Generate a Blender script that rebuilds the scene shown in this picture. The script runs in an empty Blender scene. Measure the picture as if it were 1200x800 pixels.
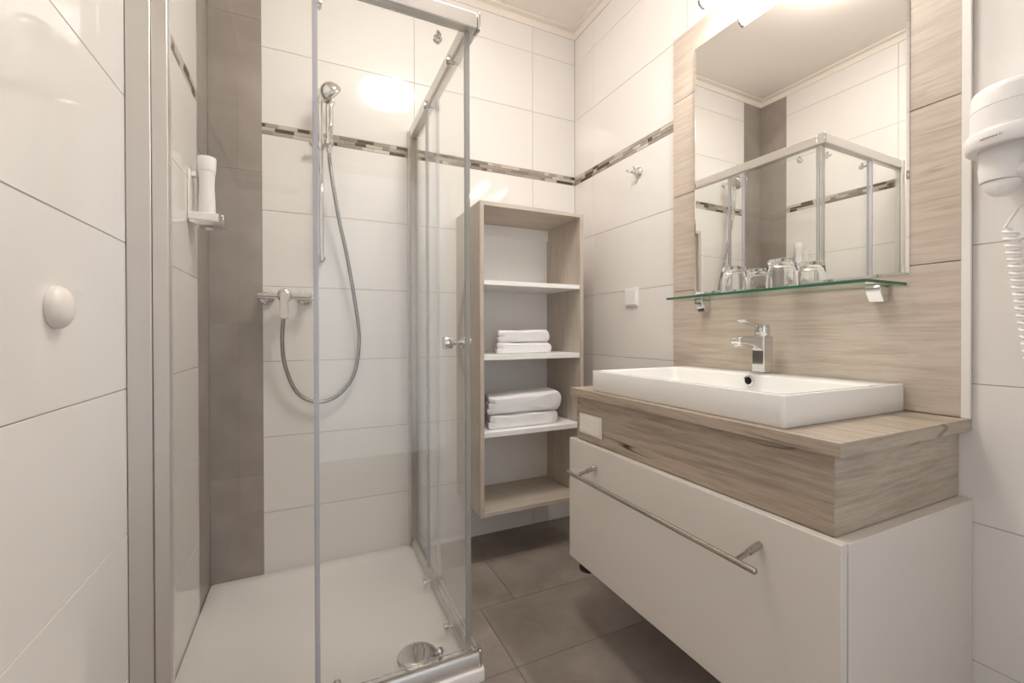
import bpy, bmesh, math, random
from mathutils import Vector, Matrix
random.seed(7)
SC = bpy.context.scene
COL = SC.collection

# ------------------------------------------------------------------ camera
YAW, PITCH, ROLL, CAMH = 0.4398, -0.0057, -0.0024, 0.9943
F = Vector((math.sin(YAW)*math.cos(PITCH), math.cos(YAW)*math.cos(PITCH), math.sin(PITCH)))
R0 = Vector((math.cos(YAW), -math.sin(YAW), 0)); U0 = R0.cross(F)
R1 = R0*math.cos(ROLL)+U0*math.sin(ROLL); U1 = -R0*math.sin(ROLL)+U0*math.cos(ROLL)
cd = bpy.data.cameras.new('camera'); cam = bpy.data.objects.new('camera', cd); COL.objects.link(cam)
m = Matrix((R1, U1, -F)).transposed().to_4x4(); m.translation = (0, 0, CAMH); cam.matrix_world = m
cd.sensor_width = 36; cd.lens = 36*508.94/1200; cd.shift_y = -8.06/1200; cd.clip_start = 0.02
SC.camera = cam
# ------------------------------------------------------------------ light and exposure
SC.view_settings.view_transform = 'Standard'; SC.view_settings.look = 'None'
SC.view_settings.gamma = 1; SC.view_settings.use_curve_mapping = False
SC.view_settings.exposure = 0.32
SC.cycles.max_bounces = 16; SC.cycles.transparent_max_bounces = 32; SC.cycles.diffuse_bounces = 8
SC.cycles.glossy_bounces = 8; SC.cycles.transmission_bounces = 12
W = bpy.data.worlds.new('hall_daylight'); SC.world = W; W.use_nodes = True
W.node_tree.nodes['Background'].inputs[0].default_value = (0.87, 0.93, 1.0, 1)
W.node_tree.nodes['Background'].inputs[1].default_value = 1.0      # daylight from the hall, through the open doorway
CEIL_LAMP, MIRROR_LAMP = 33.0, 95.0
CEIL_COL, MIR_COL = (1.0, 0.945, 0.885), (1.0, 0.96, 0.92)

XL, XR, D, H, YF = -0.3405, 1.3132, 1.9861, 2.603, -0.45

# ------------------------------------------------------------------ helpers
def tag(o, label=None, cat=None, group=None, kind=None):
    if label: o['label'] = label
    if cat: o['category'] = cat
    if group: o['group'] = group
    if kind: o['kind'] = kind
    return o
def thing(name, loc, label, cat, group=None):
    o = bpy.data.objects.new(name, None); COL.objects.link(o); o.location = loc
    o.empty_display_size = 0.05
    return tag(o, label, cat, group)
def wloc(o):
    v = Vector((0, 0, 0))
    while o: v += o.location; o = o.parent
    return v
def obj(name, bm, mats, parent=None, smooth=True, bev=0, seg=2, origin=None):
    if not isinstance(mats, (list, tuple)): mats = [mats]
    me = bpy.data.meshes.new(name)
    bmesh.ops.recalc_face_normals(bm, faces=bm.faces)
    off = wloc(parent) if parent else Vector(origin or (0, 0, 0))
    bmesh.ops.translate(bm, verts=bm.verts, vec=-off)
    bm.to_mesh(me); bm.free()
    for mm in mats: me.materials.append(mm)
    o = bpy.data.objects.new(name, me); COL.objects.link(o)
    if parent: o.parent = parent
    else: o.location = off
    if smooth:
        for f in me.polygons: f.use_smooth = True
        me.set_sharp_from_angle(angle=math.radians(38))
    if bev:
        b = o.modifiers.new('bevel', 'BEVEL'); b.width = bev; b.segments = seg; b.limit_method = 'ANGLE'; b.angle_limit = math.radians(40)
    return o
def B(): return bmesh.new()
def box(bm, x0, x1, y0, y1, z0, z1, mi=0):
    v = [bm.verts.new((x, y, z)) for x in (x0, x1) for y in (y0, y1) for z in (z0, z1)]
    fs = []
    for q in ((0,1,3,2),(4,6,7,5),(0,4,5,1),(2,3,7,6),(0,2,6,4),(1,5,7,3)):
        f = bm.faces.new([v[i] for i in q]); f.material_index = mi; fs.append(f)
    return fs
def frame_of(d):
    d = d.normalized(); a = Vector((0,0,1)) if abs(d.z) < .9 else Vector((1,0,0))
    u = d.cross(a).normalized(); return u, d.cross(u).normalized()
def ring(bm, c, u, v, r, n):
    return [bm.verts.new(c+u*(r*math.cos(2*math.pi*i/n))+v*(r*math.sin(2*math.pi*i/n))) for i in range(n)]
def bridge(bm, a, b, mi=0):
    n = len(a)
    for i in range(n):
        f = bm.faces.new((a[i], a[(i+1)%n], b[(i+1)%n], b[i])); f.material_index = mi
def cap(bm, a, mi=0):
    f = bm.faces.new(a); f.material_index = mi
def lathe(bm, prof, c, axis=(0,0,1), n=32, caps=True, mi=0, sx=1.0):
    """prof: list of (radius, distance along axis)"""
    c = Vector(c); ax = Vector(axis).normalized(); u, v = frame_of(ax)
    rs = [ring(bm, c+ax*h, u, v, max(r, 1e-5), n) for r, h in prof]
    for a, b in zip(rs, rs[1:]): bridge(bm, a, b, mi)
    if caps: cap(bm, rs[0], mi); cap(bm, rs[-1], mi)
    return rs
def cyl(bm, p0, p1, r, r2=None, n=24, ch=0.0, mi=0):
    p0, p1 = Vector(p0), Vector(p1); L = (p1-p0).length; r2 = r if r2 is None else r2
    if ch: prof = [(r-ch, 0), (r, ch), (r2, L-ch), (r2-ch, L)]
    else: prof = [(r, 0), (r2, L)]
    lathe(bm, prof, p0, p1-p0, n, mi=mi)
def tube(bm, pts, r, n=12, radii=None):
    pts = [Vector(p) for p in pts]; prev = None; u = None
    for i, p in enumerate(pts):
        d = (pts[min(i+1, len(pts)-1)]-pts[max(i-1, 0)]).normalized()
        if u is None: u, v = frame_of(d)
        else:
            u = (u-d*u.dot(d)).normalized(); v = d.cross(u)
        rr = radii[i] if radii else r
        rg = ring(bm, p, u, v, rr, n)
        if prev: bridge(bm, prev, rg)
        else: cap(bm, rg)
        prev = rg
    cap(bm, prev)
def spline(P, n=12):
    P = [Vector(p) for p in P]; Q = [P[0]*2-P[1]]+P+[P[-1]*2-P[-2]]; out = []
    for i in range(1, len(Q)-2):
        a, b, c, d = Q[i-1:i+3]
        for k in range(n):
            t = k/n
            out.append(0.5*((2*b)+(c-a)*t+(2*a-5*b+4*c-d)*t*t+(3*b-a-3*c+d)*t**3))
    out.append(P[-1]); return out
def rrect(bm, x0, x1, y0, y1, r, z, n=6):
    vs = []
    for cx, cy, a0 in ((x1-r, y1-r, 0), (x0+r, y1-r, 90), (x0+r, y0+r, 180), (x1-r, y0+r, 270)):
        for k in range(n+1):
            a = math.radians(a0+90*k/n); vs.append(bm.verts.new((cx+r*math.cos(a), cy+r*math.sin(a), z)))
    return vs
def prism(bm, poly, plane, a0, a1, mi=0):
    """extrude polygon: plane 'xz' along y, 'yz' along x, 'xy' along z"""
    mk = {'xz': lambda p, a: (p[0], a, p[1]), 'yz': lambda p, a: (a, p[0], p[1]), 'xy': lambda p, a: (p[0], p[1], a)}[plane]
    A = [bm.verts.new(mk(p, a0)) for p in poly]; Bv = [bm.verts.new(mk(p, a1)) for p in poly]
    bridge(bm, A, Bv, mi); cap(bm, A, mi); cap(bm, Bv, mi)

# ------------------------------------------------------------------ materials
def lin(c):
    return tuple((x/12.92 if x <= .04045 else ((x+.055)/1.055)**2.4) for x in c)
def newmat(name):
    mt = bpy.data.materials.new(name); mt.use_nodes = True
    nt = mt.node_tree; return mt, nt, nt.nodes, nt.links, nt.nodes['Principled BSDF']
def col4(c): return (*lin(c), 1)
def pbr(name, c, rough=.4, metal=0., noise=0., nscale=20, bump=0., bscale=60, rvar=0., spec=.5, coat=0.):
    mt, nt, N, L, P = newmat(name)
    P.inputs['Base Color'].default_value = col4(c); P.inputs['Roughness'].default_value = rough
    P.inputs['Metallic'].default_value = metal; P.inputs['Specular IOR Level'].default_value = spec
    P.inputs['Coat Weight'].default_value = coat; P.inputs['Coat Roughness'].default_value = .05
    tc = N.new('ShaderNodeTexCoord')
    nz = N.new('ShaderNodeTexNoise'); nz.inputs['Scale'].default_value = nscale; nz.inputs['Detail'].default_value = 5
    L.new(tc.outputs['Object'], nz.inputs['Vector'])
    if noise:
        mx = N.new('ShaderNodeMix'); mx.data_type = 'RGBA'
        mx.inputs[6].default_value = col4(tuple(max(0, x-noise) for x in c)); mx.inputs[7].default_value = col4(tuple(min(1, x+noise) for x in c))
        L.new(nz.outputs['Fac'], mx.inputs[0]); L.new(mx.outputs[2], P.inputs['Base Color'])
    if rvar:
        mr = N.new('ShaderNodeMapRange'); mr.inputs[3].default_value = max(0, rough-rvar); mr.inputs[4].default_value = rough+rvar
        L.new(nz.outputs['Fac'], mr.inputs[0]); L.new(mr.outputs[0], P.inputs['Roughness'])
    if bump:
        n2 = N.new('ShaderNodeTexNoise'); n2.inputs['Scale'].default_value = bscale; n2.inputs['Detail'].default_value = 4
        L.new(tc.outputs['Object'], n2.inputs['Vector'])
        bp = N.new('ShaderNodeBump'); bp.inputs['Strength'].default_value = bump; bp.inputs['Distance'].default_value = .002
        L.new(n2.outputs['Fac'], bp.inputs['Height']); L.new(bp.outputs[0], P.inputs['Normal'])
    return mt
def attr_mat(name, base, rough, amount=.06, noise=.02, nscale=6, bump=.0, bscale=5, bdist=.004, hard=None, spec=.5):
    """tile glaze whose tone varies a little from tile to tile (face attribute 'tone')"""
    mt, nt, N, L, P = newmat(name)
    at = N.new('ShaderNodeAttribute'); at.attribute_name = 'tone'
    tc = N.new('ShaderNodeTexCoord'); nz = N.new('ShaderNodeTexNoise'); nz.inputs['Scale'].default_value = nscale; nz.inputs['Detail'].default_value = 7
    nz.inputs['Roughness'].default_value = .6
    # shift the texture from tile to tile
    ad = N.new('ShaderNodeVectorMath'); ad.operation = 'MULTIPLY_ADD'
    ad.inputs[1].default_value = (13, 7, 5); L.new(at.outputs['Color'], ad.inputs[0]); L.new(tc.outputs['Object'], ad.inputs[2])
    L.new(ad.outputs[0], nz.inputs['Vector'])
    rp = N.new('ShaderNodeMapRange'); rp.inputs[1].default_value = .3; rp.inputs[2].default_value = .7; L.new(nz.outputs['Fac'], rp.inputs[0])
    m1 = N.new('ShaderNodeMix'); m1.data_type = 'RGBA'
    m1.inputs[6].default_value = col4(tuple(x-noise for x in base)); m1.inputs[7].default_value = col4(tuple(min(1, x+noise) for x in base))
    L.new(rp.outputs[0], m1.inputs[0])
    hs = N.new('ShaderNodeHueSaturation'); L.new(m1.outputs[2], hs.inputs['Color'])
    mr = N.new('ShaderNodeMapRange'); mr.inputs[3].default_value = 1-amount; mr.inputs[4].default_value = 1+amount
    L.new(at.outputs['Fac'], mr.inputs[0]); L.new(mr.outputs[0], hs.inputs['Value']); L.new(hs.outputs[0], P.inputs['Base Color'])
    P.inputs['Roughness'].default_value = rough; P.inputs['Specular IOR Level'].default_value = spec
    if bump:
        n2 = N.new('ShaderNodeTexNoise'); n2.inputs['Scale'].default_value = bscale; n2.inputs['Detail'].default_value = 2
        L.new(ad.outputs[0], n2.inputs['Vector'])
        bp = N.new('ShaderNodeBump'); bp.inputs['Strength'].default_value = bump; bp.inputs['Distance'].default_value = bdist
        L.new(n2.outputs['Fac'], bp.inputs['Height']); L.new(bp.outputs[0], P.inputs['Normal'])
    return mt
def attrcol_mat(name, rough):
    mt, nt, N, L, P = newmat(name)
    at = N.new('ShaderNodeAttribute'); at.attribute_name = 'piece'
    L.new(at.outputs['Color'], P.inputs['Base Color']); P.inputs['Roughness'].default_value = rough
    return mt
def wood(name, grain, c0, c1, c2, rough=.45, crack=.35, scale=1.0, seed=0.):
    """oak decor: grain is the axis the fibres run along"""
    mt, nt, N, L, P = newmat(name)
    tc = N.new('ShaderNodeTexCoord'); mp = N.new('ShaderNodeMapping')
    s = [1, 1, 1]; gi = 'XYZ'.index(grain); s[gi] = .065
    mp.inputs['Scale'].default_value = [k*scale for k in s]; mp.inputs['Location'].default_value = (seed, seed*1.7, seed*.6)
    L.new(tc.outputs['Object'], mp.inputs['Vector'])
    warp = N.new('ShaderNodeTexNoise'); warp.inputs['Scale'].default_value = 7; warp.inputs['Detail'].default_value = 2
    L.new(mp.outputs[0], warp.inputs['Vector'])
    va = N.new('ShaderNodeVectorMath'); va.operation = 'MULTIPLY_ADD'; va.inputs[1].default_value = (.06, .06, .06)
    L.new(warp.outputs['Color'], va.inputs[0]); L.new(mp.outputs[0], va.inputs[2])
    def noise(sc, det, vec=va, ro=.6):
        n = N.new('ShaderNodeTexNoise'); n.inputs['Scale'].default_value = sc; n.inputs['Detail'].default_value = det
        n.inputs['Roughness'].default_value = ro
        L.new(vec.outputs[0], n.inputs['Vector']); return n
    big, fine, hair = noise(10, 5), noise(85, 7), noise(300, 4)
    def mix(a, b, fac, blend='MIX'):
        x = N.new('ShaderNodeMix'); x.data_type = 'RGBA'; x.blend_type = blend
        for k, q in ((6, a), (7, b)):
            if isinstance(q, tuple): x.inputs[k].default_value = col4(q)
            else: L.new(q, x.inputs[k])
        if isinstance(fac, float): x.inputs[0].default_value = fac
        else: L.new(fac, x.inputs[0])
        return x.outputs[2]
    def rng(src, a, b, lo=0., hi=1.):
        r = N.new('ShaderNodeMapRange'); r.inputs[1].default_value = a; r.inputs[2].default_value = b
        r.inputs[3].default_value = lo; r.inputs[4].default_value = hi; L.new(src, r.inputs[0]); return r.outputs[0]
    c = mix(c0, c1, rng(big.outputs['Fac'], .35, .65))
    c = mix(c, c2, rng(fine.outputs['Fac'], .44, .66, 0, .8))
    c = mix(c, c2, rng(hair.outputs['Fac'], .50, .68, 0, .5))
    # thin dark cracks that follow the fibres, and small knots
    ck = noise(5.5, 3); ab = N.new('ShaderNodeMath'); ab.operation = 'SUBTRACT'; ab.inputs[1].default_value = .5; L.new(ck.outputs['Fac'], ab.inputs[0])
    a2 = N.new('ShaderNodeMath'); a2.operation = 'ABSOLUTE'; L.new(ab.outputs[0], a2.inputs[0])
    line = rng(a2.outputs[0], 0., .0045, 1, 0)
    gate = N.new('ShaderNodeTexNoise'); gate.inputs['Scale'].default_value = 3.2; gate.inputs['Detail'].default_value = 1; L.new(tc.outputs['Object'], gate.inputs['Vector'])
    mm = N.new('ShaderNodeMath'); mm.operation = 'MULTIPLY'; L.new(line, mm.inputs[0]); L.new(rng(gate.outputs['Fac'], .52, .62, 0, crack*2), mm.inputs[1]); mm.use_clamp = True
    dark = tuple(x*.45 for x in c2)
    c = mix(c, dark, mm.outputs[0])
    kv = N.new('ShaderNodeTexVoronoi'); kv.inputs['Scale'].default_value = 5.5
    mp2 = N.new('ShaderNodeMapping'); s2 = [1, 1, 1]; s2[gi] = .5; mp2.inputs['Scale'].default_value = s2; mp2.inputs['Location'].default_value = (seed*2, .3, seed)
    L.new(tc.outputs['Object'], mp2.inputs['Vector']); L.new(mp2.outputs[0], kv.inputs['Vector'])
    c = mix(c, dark, rng(kv.outputs['Distance'], .02, .055, crack*1.4, 0))
    L.new(c, P.inputs['Base Color'])
    P.inputs['Roughness'].default_value = rough
    bp = N.new('ShaderNodeBump'); bp.inputs['Strength'].default_value = .18; bp.inputs['Distance'].default_value = .0006
    L.new(fine.outputs['Fac'], bp.inputs['Height']); L.new(bp.outputs[0], P.inputs['Normal'])
    return mt
def pane_mat(name, tint, edge=False, base_refl=.035):
    """thin sheet glass: clear film of transparency with a Schlick reflection"""
    mt = bpy.data.materials.new(name); mt.use_nodes = True; nt = mt.node_tree; N, L = nt.nodes, nt.links; N.clear()
    out = N.new('ShaderNodeOutputMaterial'); tr = N.new('ShaderNodeBsdfTransparent'); tr.inputs[0].default_value = (*tint, 1)
    gl = N.new('ShaderNodeBsdfGlossy'); gl.inputs['Roughness'].default_value = .01; gl.inputs[0].default_value = (1, 1, 1, 1)
    lw = N.new('ShaderNodeLayerWeight'); lw.inputs[0].default_value = .5
    pw = N.new('ShaderNodeMath'); pw.operation = 'POWER'; pw.inputs[1].default_value = 5; L.new(lw.outputs['Facing'], pw.inputs[0])
    ma = N.new('ShaderNodeMath'); ma.operation = 'MULTIPLY_ADD'; ma.inputs[1].default_value = .9; ma.inputs[2].default_value = base_refl; L.new(pw.outputs[0], ma.inputs[0])
    mx = N.new('ShaderNodeMixShader'); L.new(ma.outputs[0], mx.inputs[0]); L.new(tr.outputs[0], mx.inputs[1]); L.new(gl.outputs[0], mx.inputs[2])
    L.new(mx.outputs[0], out.inputs[0]); return mt
def translucent(name, c, alpha, rough=.3):
    mt, nt, N, L, P = newmat(name)
    P.inputs['Base Color'].default_value = col4(c); P.inputs['Roughness'].default_value = rough; P.inputs['Alpha'].default_value = alpha
    return mt
def emit(name, c, s):
    mt, nt, N, L, P = newmat(name)
    P.inputs['Base Color'].default_value = (.9, .9, .88, 1); P.inputs['Emission Color'].default_value = (*c, 1); P.inputs['Emission Strength'].default_value = s
    return mt

TILE = attr_mat('glossy_cream_tile', (.915, .90, .885), .06, .010, .005, 3, .012, 1.5, .001)
GREYT = attr_mat('matt_taupe_tile', (.605, .568, .54), .33, .05, .045, 5, .12, 30, .001)
FLOORT = attr_mat('stone_grey_floor_tile', (.545, .505, .472), .33, .10, .085, 3.5, .15, 25, .001)
GROUT = pbr('grout', (.66, .635, .61), .9, noise=.03, nscale=80)
GROUTF = pbr('floor_grout', (.42, .39, .37), .9)
MOSAIC = attrcol_mat('mosaic_glass', .2)
PAINT = pbr('ceiling_paint', (.95, .925, .895), .7, noise=.008, nscale=4)
COVE = pbr('white_moulding', (.93, .90, .86), .5)
PLASTER = pbr('hall_plaster', (.90, .88, .86), .7, noise=.01, nscale=5)
DOORW = pbr('door_frame_white', (.92, .91, .89), .35)
oak = ((.81, .76, .71), (.785, .73, .675), (.71, .65, .59))
OAKY = wood('oak_panel_grain_sideways', 'Y', *oak, crack=.15)
OAKV = wood('oak_vanity_grain_sideways', 'Y', (.745, .69, .625), (.695, .635, .57), (.57, .505, .44), rough=.3, crack=.6, seed=3.1)
OAKX = wood('oak_grain_across', 'X', (.75, .70, .64), (.71, .66, .60), (.60, .545, .485), seed=1.3)
oaks = ((.78, .74, .69), (.755, .71, .66), (.69, .64, .59))
OAKZ = wood('oak_grain_upright', 'Z', *oaks, crack=.2, seed=2.2)
OAKSX = wood('oak_board_grain_across', 'X', *oaks, crack=.2, seed=5.2)
CREAM = pbr('cream_gloss_lacquer', (.865, .84, .81), .05, noise=.004, nscale=3, bump=.01, bscale=3)
WHITE = pbr('white_board', (.96, .957, .95), .4, noise=.006, nscale=8)
CERAM = pbr('white_ceramic', (.945, .94, .93), .07, bump=.02, bscale=5, coat=.3)
TRAY = pbr('white_acrylic', (.93, .92, .91), .22, noise=.004, nscale=4)
PLAST = pbr('white_plastic', (.94, .93, .92), .28)
PLASTC = pbr('cream_plastic', (.93, .905, .88), .3)
CHROME = pbr('chrome', (.88, .88, .88), .06, 1.)
CHROMED = pbr('brushed_chrome', (.74, .71, .68), .24, 1.)
ALU = pbr('satin_aluminium', (.86, .845, .83), .33, .8)
BLACK = pbr('black_rubber', (.05, .045, .04), .6)
DARK = pbr('dark_hole', (.03, .03, .03), .8)
SEALG = translucent('grey_seal_strip', (.70, .705, .69), .5, .25)
SEAL = translucent('clear_seal_strip', (.80, .80, .84), .55, .25)
PANE = pane_mat('clear_shower_glass', (.985, .99, .985))
EDGE = translucent('green_glass_edge', (.64, .67, .65), .5, .15)
EDGEG = pbr('deep_green_glass_edge', (.20, .42, .32), .12)
SHELFG = pane_mat('shelf_glass', (.93, .975, .95), base_refl=.05)
MIRROR = pbr('silver_mirror', (.955, .955, .945), .0, 1.)
TOWEL = pbr('white_terry', (.95, .95, .955), .95, noise=.012, nscale=90, bump=.9, bscale=420, spec=.1)
HOSE = pbr('steel_hose', (.66, .65, .64), .25, 1.)
INK = pbr('grey_print', (.45, .36, .34), .5)
CEIL_E = emit('lamp_opal_glass', CEIL_COL, CEIL_LAMP)
MIR_E = emit('mirror_lamp_tube', MIR_COL, MIRROR_LAMP)
GL, ntg, Ng, Lg, Pg = newmat('tumbler_glass')
Pg.inputs['Transmission Weight'].default_value = 1; Pg.inputs['Roughness'].default_value = 0; Pg.inputs['IOR'].default_value = 1.47; Pg.inputs['Base Color'].default_value = (.99, 1, .995, 1)

# ------------------------------------------------------------------ tiled walls
def layers(bm):
    t = bm.faces.layers.float.get('tone') or bm.faces.layers.float.new('tone')
    c = bm.faces.layers.float_color.get('piece') or bm.faces.layers.float_color.new('piece')
    return t, c
GAP = .0008; DEP = .0016
def tile(bm, P, a0, a1, z0, z1, mi, gap=GAP, color=None):
    """P(a, z, d): maps along-wall, height and depth behind the tile face to a point"""
    t, c = layers(bm); e = .0008; tone = random.random()
    a0 += gap; a1 -= gap; z0 += gap; z1 -= gap
    f = [bm.verts.new(P(a, z, 0)) for a, z in ((a0+e, z0+e), (a1-e, z0+e), (a1-e, z1-e), (a0+e, z1-e))]
    b = [bm.verts.new(P(a, z, DEP)) for a, z in ((a0, z0), (a1, z0), (a1, z1), (a0, z1))]
    fs = [bm.faces.new(f)]+[bm.faces.new((f[i], f[(i+1)%4], b[(i+1)%4], b[i])) for i in range(4)]
    for q in fs:
        q.material_index = mi; q[t] = tone
        if color: q[c] = (*lin(color), 1)
ROWS = [.0, .275, .577, .879, 1.181, 1.483, 1.785]
UP = [1.829, 2.131, 2.433, H]
MZ = (1.785, 1.829)
MC = [(.66, .61, .56), (.60, .55, .50), (.76, .72, .67), (.78, .75, .70), (.34, .27, .23), (.60, .57, .53), (.64, .60, .55), (.30, .24, .21), (.52, .48, .44), (.80, .77, .73)]
def mosaic(bm, P, a0, a1):
    for r in range(3):
        z0 = MZ[0]+.0147*r; a = a0+random.uniform(-.04, 0); last = None
        while a < a1:
            w = random.choice((.028, .045, .07, .1)); k = random.choice([x for x in MC if x is not last]); last = k
            s, e = max(a, a0), min(a+w, a1)
            if e-s > .004: tile(bm, P, s, e, z0, z0+.0147, 3, .0006, k)
            a += w
def tiled(bm, P, seams, holes=()):
    """cut white tiles between the seams; holes = (a0, a1, z0, z1) left open"""
    def put(a0, a1, z0, z1):
        for h in holes:
            if a0 < h[1]-1e-4 and a1 > h[0]+1e-4 and z0 < h[3]-1e-4 and z1 > h[2]+1e-4:
                if a0 < h[0]: put(a0, h[0], z0, z1)
                if a1 > h[1]: put(h[1], a1, z0, z1)
                a0_, a1_ = max(a0, h[0]), min(a1, h[1])
                if z1 > h[3]: put(a0_, a1_, h[3], z1)
                return
        tile(bm, P, a0, a1, z0, z1, 1)
    for a0, a1 in zip(seams, seams[1:]):
        for zz in (ROWS, UP):
            for z0, z1 in zip(zz, zz[1:]): put(a0, a1, z0, z1)
TH = .12
GREYZ = [0, .43, 1.03, 1.63, 2.23, H]
GX = -.162      # right edge of the taupe column on the back wall
GY = 1.807      # its front edge on the left wall
MATS = [GROUT, TILE, GREYT, MOSAIC]
def struct(name, bm, mats, **k): return tag(obj(name, bm, mats, **k), kind='structure')
# back wall
bm = B(); layers(bm); box(bm, XL-TH, XR+TH, D+DEP, D+TH, -.05, H+.05)
P = lambda a, z, d: (a, D+d, z)
tiled(bm, P, [GX, .445, 1.055, XR]); mosaic(bm, P, GX, XR)
for z0, z1 in zip(GREYZ, GREYZ[1:]): tile(bm, P, XL, GX, z0, z1, 2)
struct('wall_back', bm, MATS, smooth=False)
# left wall
bm = B(); layers(bm); box(bm, XL-TH, XL-DEP, YF-TH, D+TH, -.05, H+.05)
P = lambda a, z, d: (XL-d, a, z)
tiled(bm, P, [YF, .0, .603, 1.205, GY]); mosaic(bm, P, YF, GY)
for z0, z1 in zip(GREYZ, GREYZ[1:]): tile(bm, P, GY, D, z0, z1, 2)
struct('wall_left', bm, MATS, smooth=False)
# right wall
bm = B(); layers(bm); box(bm, XR+DEP, XR+TH, YF-TH, D+TH, -.05, H+.05)
P = lambda a, z, d: (XR+d, a, z)
tiled(bm, P, [YF, .014, .616, 1.218, 1.82, D]); mosaic(bm, P, 1.285, D); mosaic(bm, P, YF, .42)
struct('wall_right', bm, MATS, smooth=False)
# front wall, behind the camera, with an open doorway
DX0, DX1, DZ = .02, .88, 2.02
bm = B(); layers(bm)
for x0, x1, z0, z1 in ((XL-TH, DX0, -.05, H+.05), (DX1, XR+TH, -.05, H+.05), (DX0, DX1, DZ, H+.05)): box(bm, x0, x1, YF-TH, YF-DEP, z0, z1)
P = lambda a, z, d: (a, YF-d, z)
tiled(bm, P, [XL, .262, .864, XR], [(DX0, DX1, 0, DZ)])
struct('wall_front', bm, MATS, smooth=False)
bm = B()
for x0, x1, z0, z1 in ((DX0-.06, DX0+.012, .001, DZ+.06), (DX1-.012, DX1+.06, .001, DZ+.06), (DX0+.012, DX1-.012, DZ-.012, DZ+.06)):
    box(bm, x0, x1, YF-TH-.01, YF+.012, z0, z1)
struct('door_1', bm, DOORW, bev=.003)
# floor
bm = B(); layers(bm); box(bm, XL-TH, XR+TH, YF-TH-.6, D+TH, -.08, -DEP)
P = lambda a, y, d: (a, y, -d)
rows = [1.155+.302*k for k in range(-8, 4)]
for k, (y0, y1) in enumerate(zip(rows, rows[1:])):
    i = k-7; o = {2: .695}.get(i, .557); w = .605
    x = o-w*4
    while x < XR+.0:
        a0, a1 = max(x, XL), min(x+w, XR); b1 = min(y1, D)
        if a1 > a0 and b1 > y0: tile(bm, P, a0, a1, y0, b1, 1, .0009)
        x += w
struct('floor', bm, [GROUTF, FLOORT], smooth=False)
# ceiling
bm = B(); box(bm, XL-TH, XR+TH, YF-TH, D+TH, H, H+.1); struct('ceiling', bm, PAINT, smooth=False)
# cove moulding along the four walls
def cove(name, run, s=.038):
    prof = [(0, 0), (s, 0), (s, -.006), (s*.72, -.010), (s*.42, -s*.30), (s*.28, -s*.52), (.009, -s*.72), (.006, -s), (0, -s)]
    bm = B()
    if run == 'back': prism(bm, [(D-a, H+b) for a, b in prof], 'yz', XL, XR)
    if run == 'front': prism(bm, [(YF+a, H+b) for a, b in prof], 'yz', XL, XR)
    if run == 'left': prism(bm, [(XL+a, H+b) for a, b in prof], 'xz', YF, D)
    if run == 'right': prism(bm, [(XR-a, H+b) for a, b in prof], 'xz', YF, D)
    struct(name, bm, COVE)
for n, r in enumerate(('back', 'left', 'right', 'front')): cove('trim_%d' % (n+1), r)

# ------------------------------------------------------------------ vanity
CX0, CY0, CY1, CZ0, CZ1 = .820, .428, 1.277, .220, .628
v = thing('vanity_cabinet', ((CX0+XR)/2, (CY0+CY1)/2, CZ0), 'wall hung cream gloss vanity cabinet with one wide drawer under the wash basin', 'cabinet')
bm = B(); box(bm, CX0+.0215, XR-.001, CY0, CY1, CZ0, CZ1); obj('body', bm, CREAM, v, bev=.0012)
bm = B(); box(bm, CX0, CX0+.0185, CY0+.0005, CY1, CZ0+.001, CZ1+.0015); dr = obj('drawer_front', bm, CREAM, v, bev=.0015)
bm = B(); hx, hz = .746, .551
cyl(bm, (hx, .531, hz), (hx, 1.172, hz), .0062, ch=.0018)
for y in (.575, 1.125):
    pm = (CX0-.036, y, hz+.008); cyl(bm, (CX0-.0002, y, hz+.0165), pm, .0068, ch=.0008); cyl(bm, pm, (hx, y, hz), .0052)
o = obj('handle', bm, CHROMED, dr); o['label'] = 'long brushed steel bar handle'
for y in (1.212,):
    bm = B(); lathe(bm, [(.031, 0), (.032, .007), (.026, .014), (.014, .016), (.014, .024)], (CX0+.034, y, CZ0-.0235)); obj('foot', bm, BLACK, v)

TZ0, TZ1 = .778, .803
w = thing('countertop', ((CX0+XR)/2, .85, CZ1), 'oak worktop on a boxed oak plinth above the cream cabinet', 'countertop')
bm = B(); box(bm, CX0+.0008, XR-.001, .4318, 1.272, TZ0, TZ1); obj('top_board', bm, OAKV, w, bev=.0008)
bm = B(); box(bm, CX0+.001, XR-.001, .430, .4316, TZ0, TZ1); obj('edge_band', bm, OAKX, w)
bm = B(); box(bm, .842, .860, .4525, 1.262, CZ1+.0018, TZ0-.0003); obj('front_panel', bm, OAKV, w, bev=.0006)
bm = B(); box(bm, .8425, XR-.001, .451, .4523, CZ1+.0018, TZ0-.0003); obj('side_panel', bm, OAKX, w)
bm = B(); box(bm, .862, XR-.001, 1.244, 1.262, CZ1+.0018, TZ0-.0003); obj('side_panel', bm, OAKX, w)

# double switch plate on the plinth
def rocker_plate(root, x, y0, y1, z0, z1, n, mat):
    """plate on a face that looks towards -X"""
    bm = B(); box(bm, x-.008, x-.0003, y0, y1, z0, z1); obj('plate', bm, mat, root, bev=.002)
    m_ = .008; wdt = (y1-y0-2*m_)/n
    for k in range(n):
        a, b = y0+m_+k*wdt+.0008, y0+m_+(k+1)*wdt-.0008
        bm = B(); prism(bm, [(x-.0075, z0+m_), (x-.0125, z0+m_), (x-.0105, z1-m_), (x-.0075, z1-m_)], 'xz', a, b); obj('rocker', bm, mat, root, bev=.0008)
s = thing('double_switch', (.842, 1.19, .655), 'cream plastic double switch plate on the oak plinth of the vanity', 'switch')
rocker_plate(s, .842, 1.118, 1.236, .655, .722, 2, PLASTC)
s = thing('light_switch', (XR, 1.53, 1.105), 'white single light switch on the tiles between shelf unit and mirror', 'switch')
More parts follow.
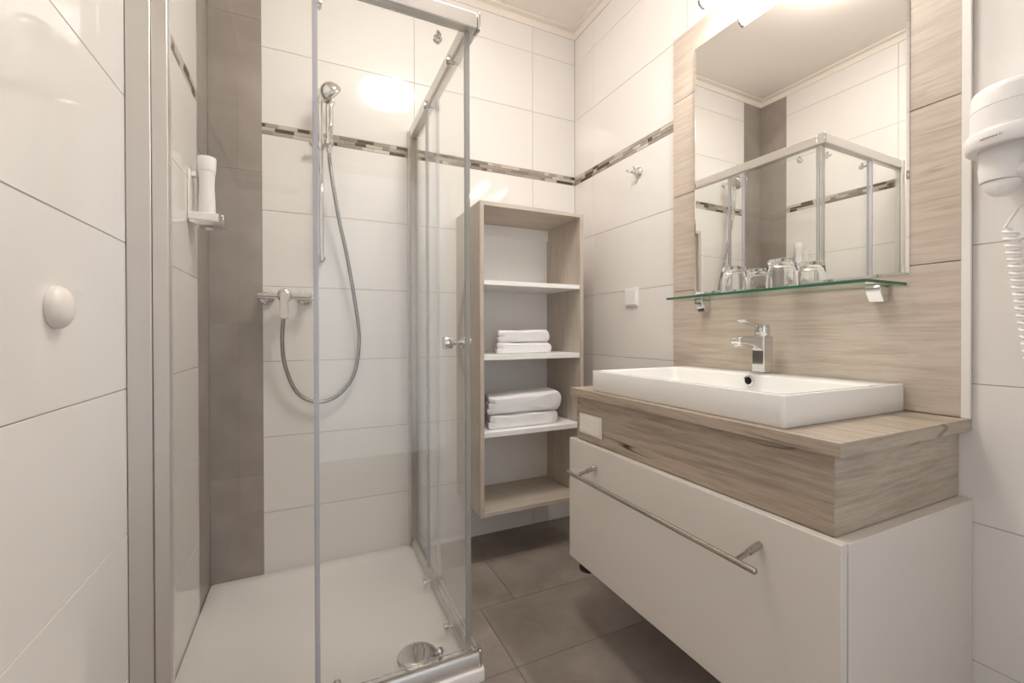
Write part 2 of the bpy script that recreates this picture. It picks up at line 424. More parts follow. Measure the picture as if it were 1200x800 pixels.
rocker_plate(s, XR, 1.487, 1.569, 1.108, 1.190, 1, PLAST)

# oak clad panel behind basin and mirror
PF = 1.3015
p = thing('wall_panel', (XR, .86, TZ1), 'tall oak board panel on the wall behind basin and mirror', 'wall panel')
bm = B()
for z0, z1 in ((TZ1+.0005, 1.150), (1.150, 1.517), (1.517, 1.884), (1.884, 2.132)):
    box(bm, PF, XR-.0005, .4445, 1.2755, z0+.001, z1-.001)
obj('boards', bm, OAKY, p, bev=.0008)
bm = B(); box(bm, PF-.0012, PF+.0002, .4295, .4440, TZ1+.0005, 2.131); box(bm, PF, PF+.004, .4285, .4440, TZ1+.0005, 2.131)
o = obj('edge_trim', bm, DOORW, p); o['label'] = 'white edge strip'
bm = B(); box(bm, PF+.0045, XR-.0005, .4300, .4443, TZ1+.0005, 2.131); obj('end_strip', bm, OAKX, p)

# wash basin
bs = thing('wash_basin', (1.07, .86, TZ1), 'white rectangular ceramic countertop basin standing on the oak worktop', 'basin')
bm = B(); x0, x1, y0, y1, zb, zt = .843, 1.298, .541, 1.178, TZ1+.0006, .8685
L_ = [rrect(bm, x0+.002, x1-.002, y0+.002, y1-.002, .008, zb), rrect(bm, x0, x1, y0, y1, .010, zb+.003), rrect(bm, x0, x1, y0, y1, .010, zt-.004),
      rrect(bm, x0+.0012, x1-.0012, y0+.0012, y1-.0012, .009, zt-.001), rrect(bm, x0+.004, x1-.004, y0+.004, y1-.004, .007, zt)]
ix0, ix1, iy0, iy1 = x0+.013, x1-.108, y0+.014, y1-.014
L_ += [rrect(bm, ix0, ix1, iy0, iy1, .016, zt), rrect(bm, ix0+.003, ix1-.003, iy0+.003, iy1-.003, .016, zt-.002), rrect(bm, ix0+.005, ix1-.005, iy0+.005, iy1-.005, .018, zt-.006),
       rrect(bm, ix0+.010, ix1-.010, iy0+.012, iy1-.012, .024, zt-.038), rrect(bm, ix0+.018, ix1-.018, iy0+.022, iy1-.022, .03, zt-.050), rrect(bm, ix0+.05, ix1-.05, iy0+.06, iy1-.06, .04, zt-.056)]
for a, b in zip(L_, L_[1:]): bridge(bm, a, b)
cap(bm, L_[0]); cap(bm, L_[-1]); obj('bowl', bm, CERAM, bs)
bm = B(); lathe(bm, [(.016, 0), (.0165, .002), (.011, .0035), (.0105, .0006)], (ix1-.0075, .865, zt-.020), (-1, 0, .12), caps=False)
o = obj('overflow_ring', bm, CHROME, bs); bm = B(); lathe(bm, [(.0105, 0), (.0105, .0022)], (ix1-.0075, .865, zt-.020), (-1, 0, .12)); obj('overflow_hole', bm, DARK, o)
bm = B(); lathe(bm, [(.032, 0), (.032, .003), (.027, .0055), (.004, .007)], ((ix0+ix1)/2, .86, zt-.0558)); obj('drain_plug', bm, CHROME, bs)

# basin mixer tap
fx, fy, fz = 1.236, .860, zt
t = thing('basin_tap', (fx, fy, fz), 'chrome single lever tap on the back ledge of the basin', 'tap')
bm = B(); box(bm, fx-.0215, fx+.0215, fy-.0200, fy+.0200, fz+.0042, fz+.112); obj('body', bm, CHROME, t, bev=.003, seg=3)
bm = B(); box(bm, fx-.025, fx+.025, fy-.0235, fy+.0235, fz+.0003, fz+.004); obj('base', bm, CHROME, t, bev=.002)
bm = B()
prism(bm, [(fx-.018, fz+.111), (fx-.060, fz+.112), (fx-.105, fz+.112), (fx-.120, fz+.108), (fx-.123, fz+.098), (fx-.118, fz+.090), (fx-.095, fz+.091), (fx-.060, fz+.084), (fx-.035, fz+.074), (fx-.018, fz+.068)], 'xz', fy-.0165, fy+.0165)
cyl(bm, (fx-.106, fy, fz+.092), (fx-.106, fy, fz+.084), .012); obj('spout', bm, CHROME, t, bev=.004, seg=3)
bm = B(); lathe(bm, [(.019, 0), (.019, .004), (.0205, .006), (.0205, .030), (.018, .034), (.004, .035)], (fx, fy, fz+.1125)); lv = obj('lever_cap', bm, CHROME, t)
bm = B(); prism(bm, [(fx+.016, fz+.147), (fx+.018, fz+.142), (fx-.020, fz+.138), (fx-.060, fz+.147), (fx-.092, fz+.156), (fx-.096, fz+.160), (fx-.060, fz+.154), (fx-.010, fz+.1475)], 'xz', fy-.013, fy+.013)
obj('lever', bm, CHROME, lv, bev=.0012)

# mirror
MX = 1.2935
MEDGE = pbr('mirror_edge', (.25, .24, .22), .5)
mi_ = thing('mirror', (PF, .85, 1.131), 'tall frameless wall mirror with polished edge on the oak panel', 'mirror')
bm = B(); e = .006
MXY = lambda y: 1.2945-.014*(y-.85)      # the pane hangs a hair out of parallel
f = [bm.verts.new((MXY(y), y, z)) for y, z in ((.535+e, 1.131+e), (1.162-e, 1.131+e), (1.162-e, 2.03-e), (.535+e, 2.03-e))]
g = [bm.verts.new((MXY(y)+.0015, y, z)) for y, z in ((.535, 1.131), (1.162, 1.131), (1.162, 2.03), (.535, 2.03))]
h = [bm.verts.new((PF-.001, y, z)) for y, z in ((.535, 1.131), (1.162, 1.131), (1.162, 2.03), (.535, 2.03))]
cap(bm, f); bridge(bm, f, g); bridge(bm, g, h, 1); cap(bm, h, 1); obj('pane', bm, [MIRROR, MEDGE], mi_, smooth=False)

# mirror lamp: opaque hood above, opal half tube below
ml = thing('mirror_lamp', (PF, .86, 2.07), 'lit white tube lamp with chrome ends above the mirror', 'lamp')
lx, lz, ly0, ly1, lr = 1.195, 2.088, .690, 1.036, .019
def arc(a0, a1, r, n=14): return [(lx+r*math.cos(math.radians(a0+(a1-a0)*k/n)), lz+r*math.sin(math.radians(a0+(a1-a0)*k/n))) for k in range(n+1)]
bm = B(); prism(bm, arc(182, 358, lr-.001), 'xz', ly0, ly1); obj('diffuser', bm, MIR_E, ml)
bm = B(); prism(bm, arc(0, 180, lr)+[(lx-lr, lz-.001), (lx+lr, lz-.001)], 'xz', ly0, ly1); obj('hood', bm, CHROMED, ml)
for y, s_ in ((ly0, -1), (ly1, 1)):
    bm = B(); cyl(bm, (lx, y, lz), (lx, y+s_*.010, lz), lr+.001, ch=.0015); obj('end_cap', bm, CHROME, ml)
bm = B(); box(bm, lx+.004, PF-.0005, .845, .875, lz+lr-.006, lz+lr+.006); box(bm, PF-.012, PF-.0005, .82, .90, lz-.012, lz+.036); obj('bracket', bm, CHROME, ml, bev=.002)

# glass shelf with two tumblers
gs = thing('glass_shelf', (PF, .84, 1.10), 'green edged glass shelf on two chrome brackets under the mirror', 'shelf')
gz0, gz1 = 1.1045, 1.1115
bm = B(); fs = box(bm, 1.128, PF-.0006, .5405, 1.137, gz0, gz1)
for k in (0, 1, 2, 3): fs[k].material_index = 1
obj('pane', bm, [SHELFG, EDGEG], gs, smooth=False)
for y in (.590, 1.118):
    bm = B(); prism(bm, [(PF-.0006, gz0-.0005), (PF-.044, gz0-.0005), (PF-.044, gz0-.009), (PF-.024, gz0-.038), (PF-.0006, gz0-.038)], 'xz', y-.017, y+.017)
    box(bm, PF-.012, PF-.0007, y-.017, y+.017, gz1+.0005, gz1+.004); obj('bracket', bm, CHROME, gs, bev=.002)
def tumbler(x, y, label):
    r = thing('drinking_glass', (x, y, gz1+.0004), label, 'glass', 'upturned tumblers on the glass shelf')
    z = gz1+.0004; n = 40
    bm = B()
    out = [(.0415, 0), (.0418, .003), (.0405, .02), (.0375, .060), (.0355, .080), (.033, .0875), (.028, .0895)]
    inn = [(.020, .0875), (.029, .076), (.0335, .068), (.036, .052), (.0385, .02), (.0397, .003), (.040, 0)]
    rs = lathe(bm, out+[(.010, .0885)]+[(.010, .0790)]+inn[1:], (x, y, z), n=n, caps=False)
    cap(bm, rs[7]) if False else None
    bridge(bm, rs[-1], rs[0])
    # close base: top disc and inner disc
    bm.faces.new(rs[7]); bm.faces.new(rs[8])
    bmesh.ops.delete(bm, geom=[f for f in bm.faces if set(f.verts) <= set(rs[7])|set(rs[8]) and len(f.verts) == 4], context='FACES_ONLY')
    obj('tumbler', bm, GL, r)
    return r
tumbler(1.225, .795, 'upturned clear tumbler at the middle of the glass shelf, right of the other')
tumbler(1.236, .957, 'upturned clear tumbler on the glass shelf, left of the other')

# ------------------------------------------------------------------ open shelf unit
SX0, SX1, SY0, SZ0, SZ1 = .6415, 1.1505, 1.671, .226, 1.537; T = .018
u = thing('shelf_unit', ((SX0+SX1)/2, D, SZ0), 'tall wall hung oak open shelf unit holding folded towels', 'shelf unit')
bm = B(); box(bm, SX0, SX0+T, SY0, D-.001, SZ0, SZ1); obj('side_panel', bm, OAKZ, u, bev=.0008)
bm = B(); box(bm, SX1-T, SX1, SY0, D-.001, SZ0, SZ1); obj('side_panel', bm, OAKZ, u, bev=.0008)
for z, n in ((SZ1-T, 'top_panel'), (SZ0, 'bottom_panel')):
    bm = B(); box(bm, SX0+T+.0002, SX1-T-.0002, SY0+.0005, D-.001, z+.0003, z+T-.0003); obj(n, bm, OAKSX, u, bev=.0006)
bm = B(); box(bm, SX0+T+.0003, SX1-T-.0003, D-.010, D-.002, SZ0+T, SZ1-T); o = obj('back_panel', bm, WHITE, u); o['label'] = 'white back board'
bm = B(); box(bm, SX0+T+.0005, SX1-T-.0005, D-.024, D-.0105, SZ1-T-.055, SZ1-T-.0005); o = obj('mounting_rail', bm, WHITE, u, bev=.001)
SH = [(.5545, .5755), (.8770, .8985), (1.1915, 1.2105)]
for z0, z1 in SH:
    bm = B(); box(bm, SX0+T+.0003, SX1-T-.0003, SY0+.004, D-.0105, z0, z1); o = obj('shelf', bm, WHITE, u, bev=.0008); o['label'] = 'white shelf board'

# folded towels
def towel(x0, x1, y0, y1, z0, z1, label, folds=2, skew=.0, tilt=.0, seed=0):
    rnd = random.Random(seed); bm = B(); nx, ny = 22, 14
    Lx, Ly, Hh = x1-x0, y1-y0, z1-z0
    # cross-section in the x/z plane: rounded fold on the right, stacked layer ends on the left
    sec = []
    nl = folds
    for k in range(13):
        a = math.pi*(.5-k/12); rr = Hh/2
        sec.append((Lx-rr*.75+math.cos(a)*rr*.75, Hh/2+math.sin(a)*rr))
    for k in range(1, 16): sec.append((Lx-rr*.75-(Lx-rr*.75)*k/16, 0))
    for j in range(nl):
        a = Hh*j/nl; b = Hh*(j+1)/nl; hh = (b-a)
        for q in range(7):
            th = -math.pi/2+math.pi*q/6
            sec.append((.004-.006*math.cos(th)*1+.003*((j*7) % 3-1), (a+b)/2+hh/2*math.sin(th)*.98))
    for k in range(1, 16): sec.append(((Lx-rr*.75)*k/16, Hh))
    cols = []
    ph = [rnd.uniform(0, 6.28) for _ in range(6)]
    for j in range(ny+1):
        v_ = j/ny; edge = min(v_, 1-v_)*Ly; rf = min(1, edge/.012); rf = math.sqrt(max(0, 1-(1-rf)**2))
        ring_ = []
        for (sx, sz) in sec:
            zc = Hh/2+(sz-Hh/2)*(.80+.20*rf)
            wob = .0016*math.sin(sx*38+ph[0]+v_*3)+.0012*math.sin(v_*17+ph[1]+sx*20)
            top = sz/Hh
            z = z0+max(0.0, zc+wob*(top**1)-.0)+tilt*(sx/Lx-.5)*top
            if top < .02: z = z0+(1-rf)*.002
            x = x0+sx+.0022*math.sin(v_*11+ph[2]+sz*90)*(1 if sx < Lx/2 else .6)+skew*v_
            ring_.append(bm.verts.new((x, y0+Ly*v_+.0018*math.sin(sx*30+ph[3]), z)))
        cols.append(ring_)
    for a, b in zip(cols, cols[1:]): bridge(bm, a, b)
    cap(bm, cols[0]); cap(bm, cols[-1])
    o = obj('folded_towel', bm, TOWEL, origin=((x0+x1)/2, (y0+y1)/2, z0)); sb = o.modifiers.new('smooth', 'SUBSURF'); sb.levels = 1; sb.render_levels = 1
    return tag(o, label, 'towel', 'folded towels in the shelf unit')
ty = SY0+.045
towel(.740, 1.008, ty, ty+.14, .8992, .9465, 'small folded white towel on the middle shelf board, under another', 2, .05, 0, 1)
towel(.748, 1.002, ty+.004, ty+.138, .9490, 1.0020, 'small folded white towel, upper one on the middle shelf board', 2, .045, .004, 2)
towel(.700, 1.040, ty-.006, ty+.17, .5762, .6370, 'large folded white towel on the lowest white shelf board, under a thicker one', 2, .05, 0, 3)
towel(.694, 1.056, ty-.010, ty+.17, .6400, .7200, 'thick folded white bath towel, upper one on the lowest white shelf board', 3, .045, .012, 4)

# ------------------------------------------------------------------ shower tray
TX1, TY0, TZ = .457, 1.149, .034
tr = thing('shower_tray', ((XL+TX1)/2, (TY0+D)/2, 0), 'flat white square shower tray with a chrome drain cover near its front corner', 'shower tray')
bm = B(); x0, x1, y0, y1 = XL+.001, TX1, TY0, D-.001
L_ = [rrect(bm, x0, x1, y0, y1, .014, .0008), rrect(bm, x0, x1, y0, y1, .014, TZ-.008), rrect(bm, x0+.0025, x1-.0025, y0+.0025, y1-.0025, .013, TZ-.002), rrect(bm, x0+.007, x1-.007, y0+.007, y1-.007, .011, TZ)]
L_ += [rrect(bm, x0+.052, x1-.052, y0+.052, y1-.052, .05, TZ), rrect(bm, x0+.062, x1-.062, y0+.062, y1-.062, .055, TZ-.003), rrect(bm, x0+.085, x1-.085, y0+.085, y1-.085, .07, TZ-.009), rrect(bm, x0+.2, x1-.2, y0+.2, y1-.2, .12, TZ-.011)]
for a, b in zip(L_, L_[1:]): bridge(bm, a, b)
cap(bm, L_[0]); cap(bm, L_[-1]); obj('basin', bm, TRAY, tr)
bm = B(); lathe(bm, [(.057, 0), (.058, .003), (.055, .0055), (.03, .0072), (.002, .0078)], (.292, 1.292, TZ-.0085), n=48); obj('drain_cover', bm, CHROME, tr)

# ------------------------------------------------------------------ shower enclosure
en = thing('shower_enclosure', ((XL+TX1)/2, (TY0+D)/2, TZ), 'square corner shower enclosure of clear sliding glass doors in aluminium rails', 'shower enclosure')
EY, EX, ZB, ZT0, ZT1 = 1.160, .447, TZ+.0005, 1.855, 1.9
bm = B(); box(bm, XL+.0008, -.298, EY-.006, EY+.036, ZB, ZT1+.004); obj('wall_profile', bm, ALU, en, bev=.002)
bm = B(); box(bm, -.2975, -.2700, EY-.001, EY+.030, ZB, ZT1); obj('frame_profile', bm, ALU, en, bev=.0012)
bm = B(); box(bm, EX-.036, EX+.004, D-.030, D-.0008, ZB, ZT1+.004); obj('wall_profile', bm, ALU, en, bev=.002)
bm = B(); box(bm, EX-.032, EX, D-.055, D-.0302, ZB, ZT1); obj('frame_profile', bm, CHROMED, en, bev=.0012)
bm = B(); box(bm, -.2695, EX-.006, EY, EY+.034, ZT0, ZT1); obj('top_rail', bm, ALU, en, bev=.004)
bm = B(); box(bm, EX-.034, EX, EY+.0342, D-.0555, ZT0, ZT1); obj('top_rail', bm, ALU, en, bev=.004)
bm = B(); box(bm, EX-.0058, EX+.003, EY-.003, EY+.034, ZT0-.003, ZT1+.002); obj('corner_cap', bm, CHROME, en, bev=.004)
for side in (0, 1):   # bottom rails with two ribs on top
    bm = B(); z = ZB; q = [(0, z), (0, z+.036), (.004, z+.042), (.009, z+.042), (.010, z+.034), (.017, z+.034), (.018, z+.041), (.022, z+.041), (.0235, z+.032), (.030, z+.024), (.030, z)]
    if side == 0: prism(bm, [(EY+a, b) for a, b in q], 'yz', -.2695, EX-.008)
    else: prism(bm, [(EX-a, b) for a, b in q], 'xz', EY+.0305, D-.0555)
    obj('bottom_rail', bm, ALU, en)
bm = B(); box(bm, EX-.0078, EX+.002, EY-.002, EY+.030, ZB, ZB+.050); obj('corner_cap', bm, CHROME, en, bev=.003)
def sheet(name, root, x0, x1, y0, y1, z0, z1):
    bm = B(); fs = box(bm, x0, x1, y0, y1, z0, z1)
    big = (0, 1) if (x1-x0) < (y1-y0) else (2, 3)
    for k in range(6):
        if k not in big: fs[k].material_index = 1
    return obj(name, bm, [PANE, EDGE], root, smooth=False)
GZ0, GZ1 = ZB+.046, ZT0-.002
pf = sheet('fixed_pane', en, -.2698, .016, EY+.006, EY+.011, ZB+.043, ZT0-.001)
bm = B(); box(bm, .0162, .0250, EY+.0045, EY+.0135, GZ0, GZ1); obj('seal_strip', bm, SEAL, pf)
ps = sheet('fixed_pane', en, EX-.012, EX-.007, 1.575, D-.0555, ZB+.043, ZT0-.001)
bm = B(); box(bm, EX-.0145, EX-.0055, 1.563, 1.5748, GZ0, GZ1); obj('seal_strip', bm, SEAL, ps)
d1 = sheet('sliding_door', en, .0215, .410, EY+.0225, EY+.0275, GZ0+.002, GZ1-.002)
bm = B(); box(bm, .0130, .0212, EY+.0205, EY+.0295, GZ0+.002, GZ1-.002); obj('seal_strip', bm, SEAL, d1)
bm = B(); box(bm, .4103, .4230, EY+.0195, EY+.0305, GZ0+.002, GZ1-.002); obj('seal_strip', bm, SEALG, d1)
d2 = sheet('sliding_door', en, EX-.0285, EX-.0235, EY+.050, 1.655, GZ0+.002, GZ1-.002)
bm = B(); box(bm, EX-.0305, EX-.0215, 1.6553, 1.672, GZ0+.002, GZ1-.002); obj('seal_strip', bm, SEAL, d2)
bm = B(); box(bm, EX-.0315, EX-.0205, EY+.036, EY+.0497, GZ0+.002, GZ1-.002); obj('seal_strip', bm, SEALG, d2)
def roller(root, c, ax, r=.012, up=1):
    c = Vector(c); ax = Vector(ax); bm = B()
    lathe(bm, [(r*.5, -.018), (r, -.016), (r, -.006), (r*.8, -.004), (r*.45, -.002), (r*.45, .010), (r*.3, .011)], c, ax, n=24)
    a = c+ax*(-.008); cyl(bm, a+Vector((0, 0, 0)), a+Vector((0, 0, up*r*1.6)), r*.5, n=12)
    obj('roller', bm, CHROME, root)
for x in (.026, .338): roller(d1, (x, EY+.040, 1.828), (0, -1, 0))
for x in (.065, .338): roller(d1, (x, EY+.042, ZB+.042), (0, -1, 0), up=-1)
for y in (1.300, 1.590): roller(d2, (EX-.041, y, 1.828), (1, 0, 0))
for y in (1.325, 1.600): roller(d2, (EX-.046, y, ZB+.028), (1, 0, 0), up=-1)
bm = B(); kz, ky = .962, 1.300
lathe(bm, [(.008, 0), (.008, .008), (.0185, .014), (.0205, .036), (.0185, .040), (.002, .0405)], (EX-.0290, ky, kz), (-1, 0, 0))
lathe(bm, [(.008, 0), (.008, .008), (.0185, .014), (.0205, .036), (.0185, .040), (.002, .0405)], (EX-.0230, ky, kz), (1, 0, 0))
obj('door_knob', bm, CHROME, d2)

# ------------------------------------------------------------------ shower fittings
mxz, mxy = 1.137, D-.072
mx = thing('shower_mixer', (-.080, D, mxz), 'chrome bar shower mixer with hanging lever on the tiles below the hand shower', 'tap')
bm = B(); cyl(bm, (-.172, mxy, mxz), (.015, mxy, mxz), .0125, ch=.002); cyl(bm, (-.102, mxy, mxz), (-.056, mxy, mxz), .022, ch=.006)
cyl(bm, (-.080, mxy+.002, mxz-.010), (-.080, mxy+.002, mxz-.036), .010); obj('body', bm, CHROME, mx)
for x in (-.146, -.006):
    bm = B(); lathe(bm, [(.030, .0005), (.031, .006), (.027, .014), (.017, .018), (.015, .046)], (x, D, mxz-.002), (0, -1, 0)); obj('escutcheon', bm, CHROME, mx)
    bm = B(); cyl(bm, (x, D-.047, mxz), (x, mxy+.001, mxz), .0165, ch=.002, n=6); obj('wall_nut', bm, CHROME, mx)
bm = B(); lathe(bm, [(.020, 0), (.0235, .006), (.0235, .026), (.019, .034), (.004, .036)], (-.080, mxy-.019, mxz+.003), (0, -1, 0))
prism(bm, [(mxy-.048, mxz+.018), (mxy-.057, mxz+.012), (mxy-.064, mxz-.040), (mxy-.074, mxz-.088), (mxy-.071, mxz-.092), (mxy-.064, mxz-.090), (mxy-.052, mxz-.040), (mxy-.044, mxz-.010)], 'yz', -.0945, -.0655)
obj('lever', bm, CHROME, mx, bev=.003)

rl = thing('slide_rail', (.052, D, 1.28), 'slim chrome slide rail carrying the hand shower on the back wall', 'rail')
ry = D-.050; rx = .053
bm = B(); cyl(bm, (rx, ry, 1.288), (rx, ry, 1.985), .0095, ch=.002); obj('rod', bm, CHROME, rl)
for z in (1.305, 1.965):
    bm = B(); lathe(bm, [(.016, .0005), (.016, .006), (.010, .010), (.010, .042)], (rx, D, z), (0, -1, 0)); obj('bracket', bm, CHROME, rl)
hz_ = 1.757
bm = B(); cyl(bm, (rx-.044, ry, hz_), (rx+.020, ry, hz_), .0115, ch=.003); cyl(bm, (rx+.008, ry-.008, hz_), (rx+.020, ry-.026, hz_), .007)
lathe(bm, [(.0138, -.010), (.0175, -.009), (.0180, 0), (.0175, .009), (.0138, .010), (.0138, -.010)], (.0825, ry-.0385, hz_), n=32, caps=False)
cyl(bm, (rx, ry, hz_-.018), (rx, ry, hz_+.018), .0135, ch=.002); obj('slider', bm, CHROME, rl)

hs = thing('hand_shower', (.080, ry-.034, 1.74), 'chrome hand shower with round head hung in the rail holder', 'shower head')
b0 = Vector((.082, ry-.038, 1.715)); b1 = Vector((.0825, ry-.054, 1.890)); hd = Vector((.090, ry-.066, 1.941))
bm = B(); pts = spline([b0, b0.lerp(b1, .35), b0.lerp(b1, .7)+Vector((0, -.002, 0)), b1, hd+Vector((-.002, .010, -.020))], 8)
tube(bm, pts, .01, 20, [.0105+.0045*math.sin(min(1, i/20)*1.57)*(1 if i > 3 else .4)+.002*max(0, i-24)/8 for i in range(len(pts))]); obj('handle', bm, CHROME, hs)
fd = Vector((.72, .16, -.67)).normalized()
bm = B(); lathe(bm, [(.003, -.045), (.014, -.0435), (.028, -.036), (.039, -.024), (.045, -.008), (.0462, .004), (.044, .0085)], hd, fd, n=40); obj('head', bm, CHROME, hs)
bm = B(); lathe(bm, [(.041, .008), (.041, .0105), (.035, .0115), (.002, .0120)], hd, fd, n=40); obj('spray_face', bm, CHROMED, hs)

ho = spline([(.082, ry-.036, 1.713), (.083, ry-.036, 1.690), (.092, ry-.030, 1.620), (.118, ry-.014, 1.465), (.150, ry-.004, 1.310), (.182, ry+.006, 1.120), (.198, ry+.010, .960), (.176, ry+.014, .815), (.110, ry+.016, .730), (.030, ry+.014, .710), (-.040, ry+.008, .755), (-.080, ry-.004, .860), (-.090, ry-.014, .960), (-.084, mxy-.002, 1.060), (-.080, mxy+.002, 1.0995)], 16)
bm = B(); tube(bm, ho, .0075, 12)
# corrugate the hose
o = obj('shower_hose', bm, HOSE, origin=(.05, D, 1.1)); tag(o, 'flexible steel shower hose looping from the mixer up to the hand shower', 'hose')

# soap shelf and bottle on the left wall inside the shower
sy = 1.700
so = thing('soap_holder', (XL, sy, 1.34), 'small chrome and white wall bracket shelf on the left shower wall', 'holder')
bm = B(); box(bm, XL+.0005, XL+.082, sy-.034, sy+.034, 1.352, 1.378); obj('cradle', bm, PLAST, so, bev=.003)
bm = B(); prism(bm, [(XL+.0825, 1.354), (XL+.0825, 1.378), (XL+.096, 1.372), (XL+.100, 1.356), (XL+.094, 1.340), (XL+.030, 1.337), (XL+.004, 1.345), (XL+.004, 1.3515), (XL+.0825, 1.3515)], 'xz', sy-.034, sy+.034)
obj('front_guard', bm, CHROME, so, bev=.002)
bm = B(); box(bm, XL+.0005, XL+.006, sy-.030, sy+.030, 1.3785, 1.515); box(bm, XL+.006, XL+.020, sy-.010, sy+.010, 1.495, 1.512); obj('back_plate', bm, PLAST, so, bev=.002)
bm = B(); cyl(bm, (XL+.052, sy, 1.336), (XL+.052, sy, 1.329), .011); obj('outlet', bm, PLAST, so)
sb = thing('shampoo_bottle', (XL+.047, sy, 1.3785), 'white waisted soap bottle standing in the wall bracket of the shower', 'bottle')
bx = XL+.047
bm = B(); lathe(bm, [(.022, 0), (.0235, .003), (.0225, .05), (.0205, .090), (.0215, .120), (.0235, .137)], (bx, sy, 1.3785), n=32); obj('bottle_body', bm, PLAST, sb)
bm = B(); lathe(bm, [(.0238, .1375), (.0245, .140), (.0262, .180), (.025, .1835), (.002, .186)], (bx, sy, 1.3785), n=32); obj('cap', bm, PLAST, sb)

# white round buffer on the near left wall
bm = B(); lathe(bm, [(.0315, .0003), (.0318, .006), (.029, .0115), (.022, .0165), (.012, .0190), (.001, .0197)], (XL, .874, 1.033), (1, 0, 0), n=40)
tag(obj('wall_buffer', bm, PLASTC, origin=(XL, .874, 1.033)), 'round white domed door buffer on the near left wall tiles', 'buffer')

# chrome robe hook
hk = thing('robe_hook', (XR, 1.484, 1.69), 'small chrome double hook on the right wall below the mosaic band', 'hook')
bm = B(); lathe(bm, [(.022, .0004), (.0225, .004), (.020, .008), (.012, .011), (.010, .026), (.012, .030), (.010, .034)], (XR, 1.484, 1.690), (-1, 0, 0), n=28); obj('rosette', bm, CHROME, hk)
for y_, z_, l_ in ((.020, .006, .052), (-.016, .012, .044)):
    bm = B(); pts = spline([(XR-.022, 1.484+y_*.2, 1.690), (XR-l_*.7, 1.484+y_*.7, 1.691+z_*.3), (XR-l_, 1.484+y_, 1.691+z_)], 6)
    tube(bm, pts, .0042, 10); obj('prong', bm, CHROME, hk)

# ------------------------------------------------------------------ hair dryer at the right edge
hcx, hcy = 1.240, .347
dh = thing('dryer_holder', (XR, hcy, 1.40), 'white round plastic hair dryer holder with printed rim on the right wall', 'holder')
bm = B(); n = 48
lathe(bm, [(.0625, 1.382), (.0620, 1.424), (.0608, 1.4245), (.0608, 1.4260), (.0618, 1.4265), (.0600, 1.455), (.0575, 1.463), (.052, 1.467), (.030, 1.470), (.002, 1.471)], (hcx, hcy, 0), n=n); obj('housing', bm, PLAST, dh)
bm = B(); lathe(bm, [(.058, 1.3815), (.0670, 1.3805), (.0690, 1.376), (.0680, 1.352), (.0655, 1.349), (.050, 1.351), (.050, 1.3810)], (hcx, hcy, 0), n=n, caps=False); obj('rim', bm, PLAST, dh)
bm = B(); box(bm, XR-.012, XR-.0005, hcy-.055, hcy+.055, 1.335, 1.45); obj('wall_plate', bm, PLAST, dh, bev=.004)
# printing on the rim
fc = bpy.data.curves.new('print', 'FONT'); fc.body = 'hablomera U'; fc.size = .0062; fc.extrude = .0001; fc.align_x = 'CENTER'
to = bpy.data.objects.new('rim_print_curve', fc); COL.objects.link(to)
dg = bpy.context.evaluated_depsgraph_get(); me = bpy.data.meshes.new_from_object(to.evaluated_get(dg)); bpy.data.objects.remove(to)
bm = B(); bm.from_mesh(me); aim = math.atan2(.382-hcy, 1.19-hcx)
aim = math.atan2(-.30, -1.0)+math.radians(-28)
for vv in bm.verts:
    a = aim+vv.co.x/.0692; rr = .0692+vv.co.z
    vv.co = Vector((hcx+rr*math.cos(a), hcy+rr*math.sin(a), 1.3605+vv.co.y))
obj('rim_print', bm, INK, dh, smooth=False)
hd_ = thing('hair_dryer', (hcx, hcy, 1.27), 'white hair dryer hanging nozzle down in the round wall holder', 'hair dryer')
bm = B()
L_ = []
for (z, r, dx, dy) in ((1.380, .0320, 0, .018), (1.340, .0315, 0, .019), (1.320, .0305, 0, .020), (1.318, .0310, 0, .020), (1.290, .0280, 0, .021)):
    L_.append(ring(bm, Vector((hcx+dx, hcy+dy, z)), Vector((1, 0, 0)), Vector((0, 1, 0)), r, 40))
for a, b in zip(L_, L_[1:]): bridge(bm, a, b)
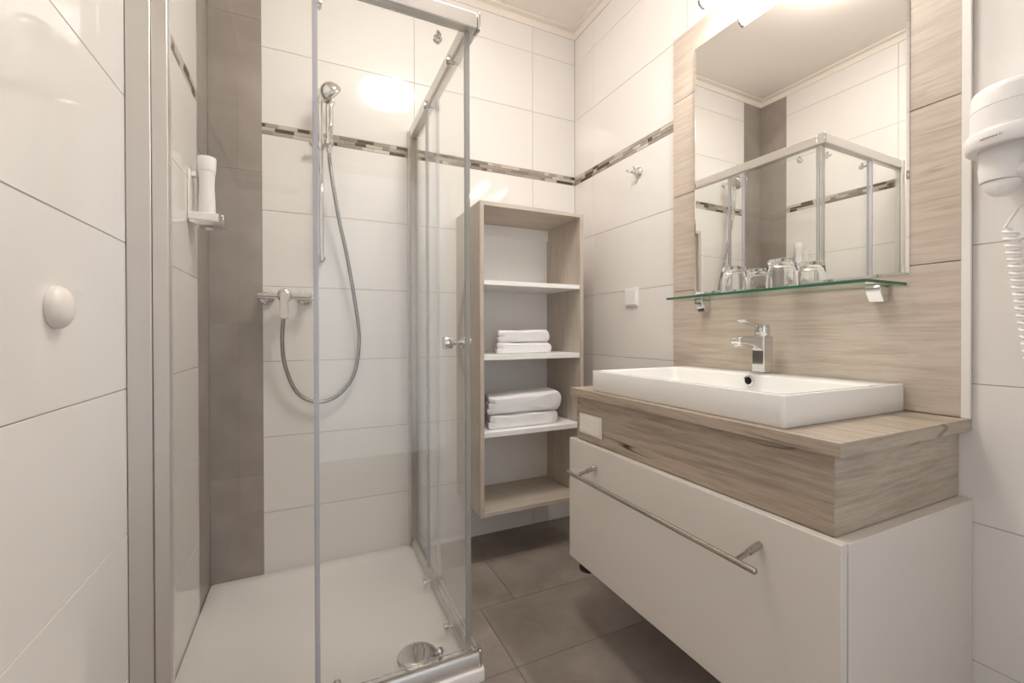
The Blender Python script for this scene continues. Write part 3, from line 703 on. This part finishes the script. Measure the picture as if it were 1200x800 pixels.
cap(bm, L_[0]); cap(bm, L_[-1]); obj('barrel', bm, PLAST, hd_, bev=.001)
bm = B(); L_ = []
for (z, rx_, ry_) in ((1.2893, .0265, .0265), (1.280, .0265, .026), (1.268, .024, .018), (1.263, .020, .013)):
    c = Vector((hcx+.002, hcy+.019, z)); L_.append([bm.verts.new(c+Vector((rx_*math.cos(6.28318*i/40), ry_*math.sin(6.28318*i/40), 0))) for i in range(40)])
for a, b in zip(L_, L_[1:]): bridge(bm, a, b)
cap(bm, L_[0]); cap(bm, L_[-1]); obj('nozzle', bm, PLAST, hd_, bev=.001)
bm = B(); tube(bm, spline([(hcx, hcy+.006, 1.306), (hcx-.002, hcy-.050, 1.304), (hcx-.002, hcy-.100, 1.290), (hcx, hcy-.122, 1.250)], 8), .015, 20, ); obj('handle', bm, PLAST, hd_)
bm = B(); cpts = [(hcx, hcy-.122, 1.250), (1.262, .262, 1.215), (1.262, .300, 1.195), (1.268, .352, 1.225-.02)]
pts = spline([(1.243, .228, 1.250), (1.250, .236, 1.226), (1.262, .290, 1.250), (1.278, .345, 1.245), (1.285, .374, 1.205)], 8)
# coil
c0, c1 = Vector((1.287, .367, 1.200)), Vector((1.284, .334, .930)); turns = 19
for i in range(turns*14+1):
    t_ = i/(turns*14); a = 2*math.pi*turns*t_
    c = c0.lerp(c1, t_)+Vector((0, 0, 0))
    pts.append(c+Vector((.0098*math.cos(a), .0098*math.sin(a), 0)))
tube(bm, pts, .0029, 8); obj('coiled_cord', bm, PLAST, hd_)

# ------------------------------------------------------------------ ceiling lamp
cl = thing('ceiling_lamp', (.486, 1.03, H), 'round white opal ceiling lamp in the middle of the ceiling', 'lamp')
bm = B(); lathe(bm, [(.176, -.0005), (.180, -.004), (.180, -.016), (.172, -.020)], (.486, 1.03, H), n=64); obj('base_ring', bm, PLAST, cl)
bm = B(); lathe(bm, [(.171, -.0205), (.172, -.050), (.164, -.068), (.140, -.078), (.07, -.083), (.002, -.084)], (.486, 1.03, H), n=64); obj('shade', bm, CEIL_E, cl)
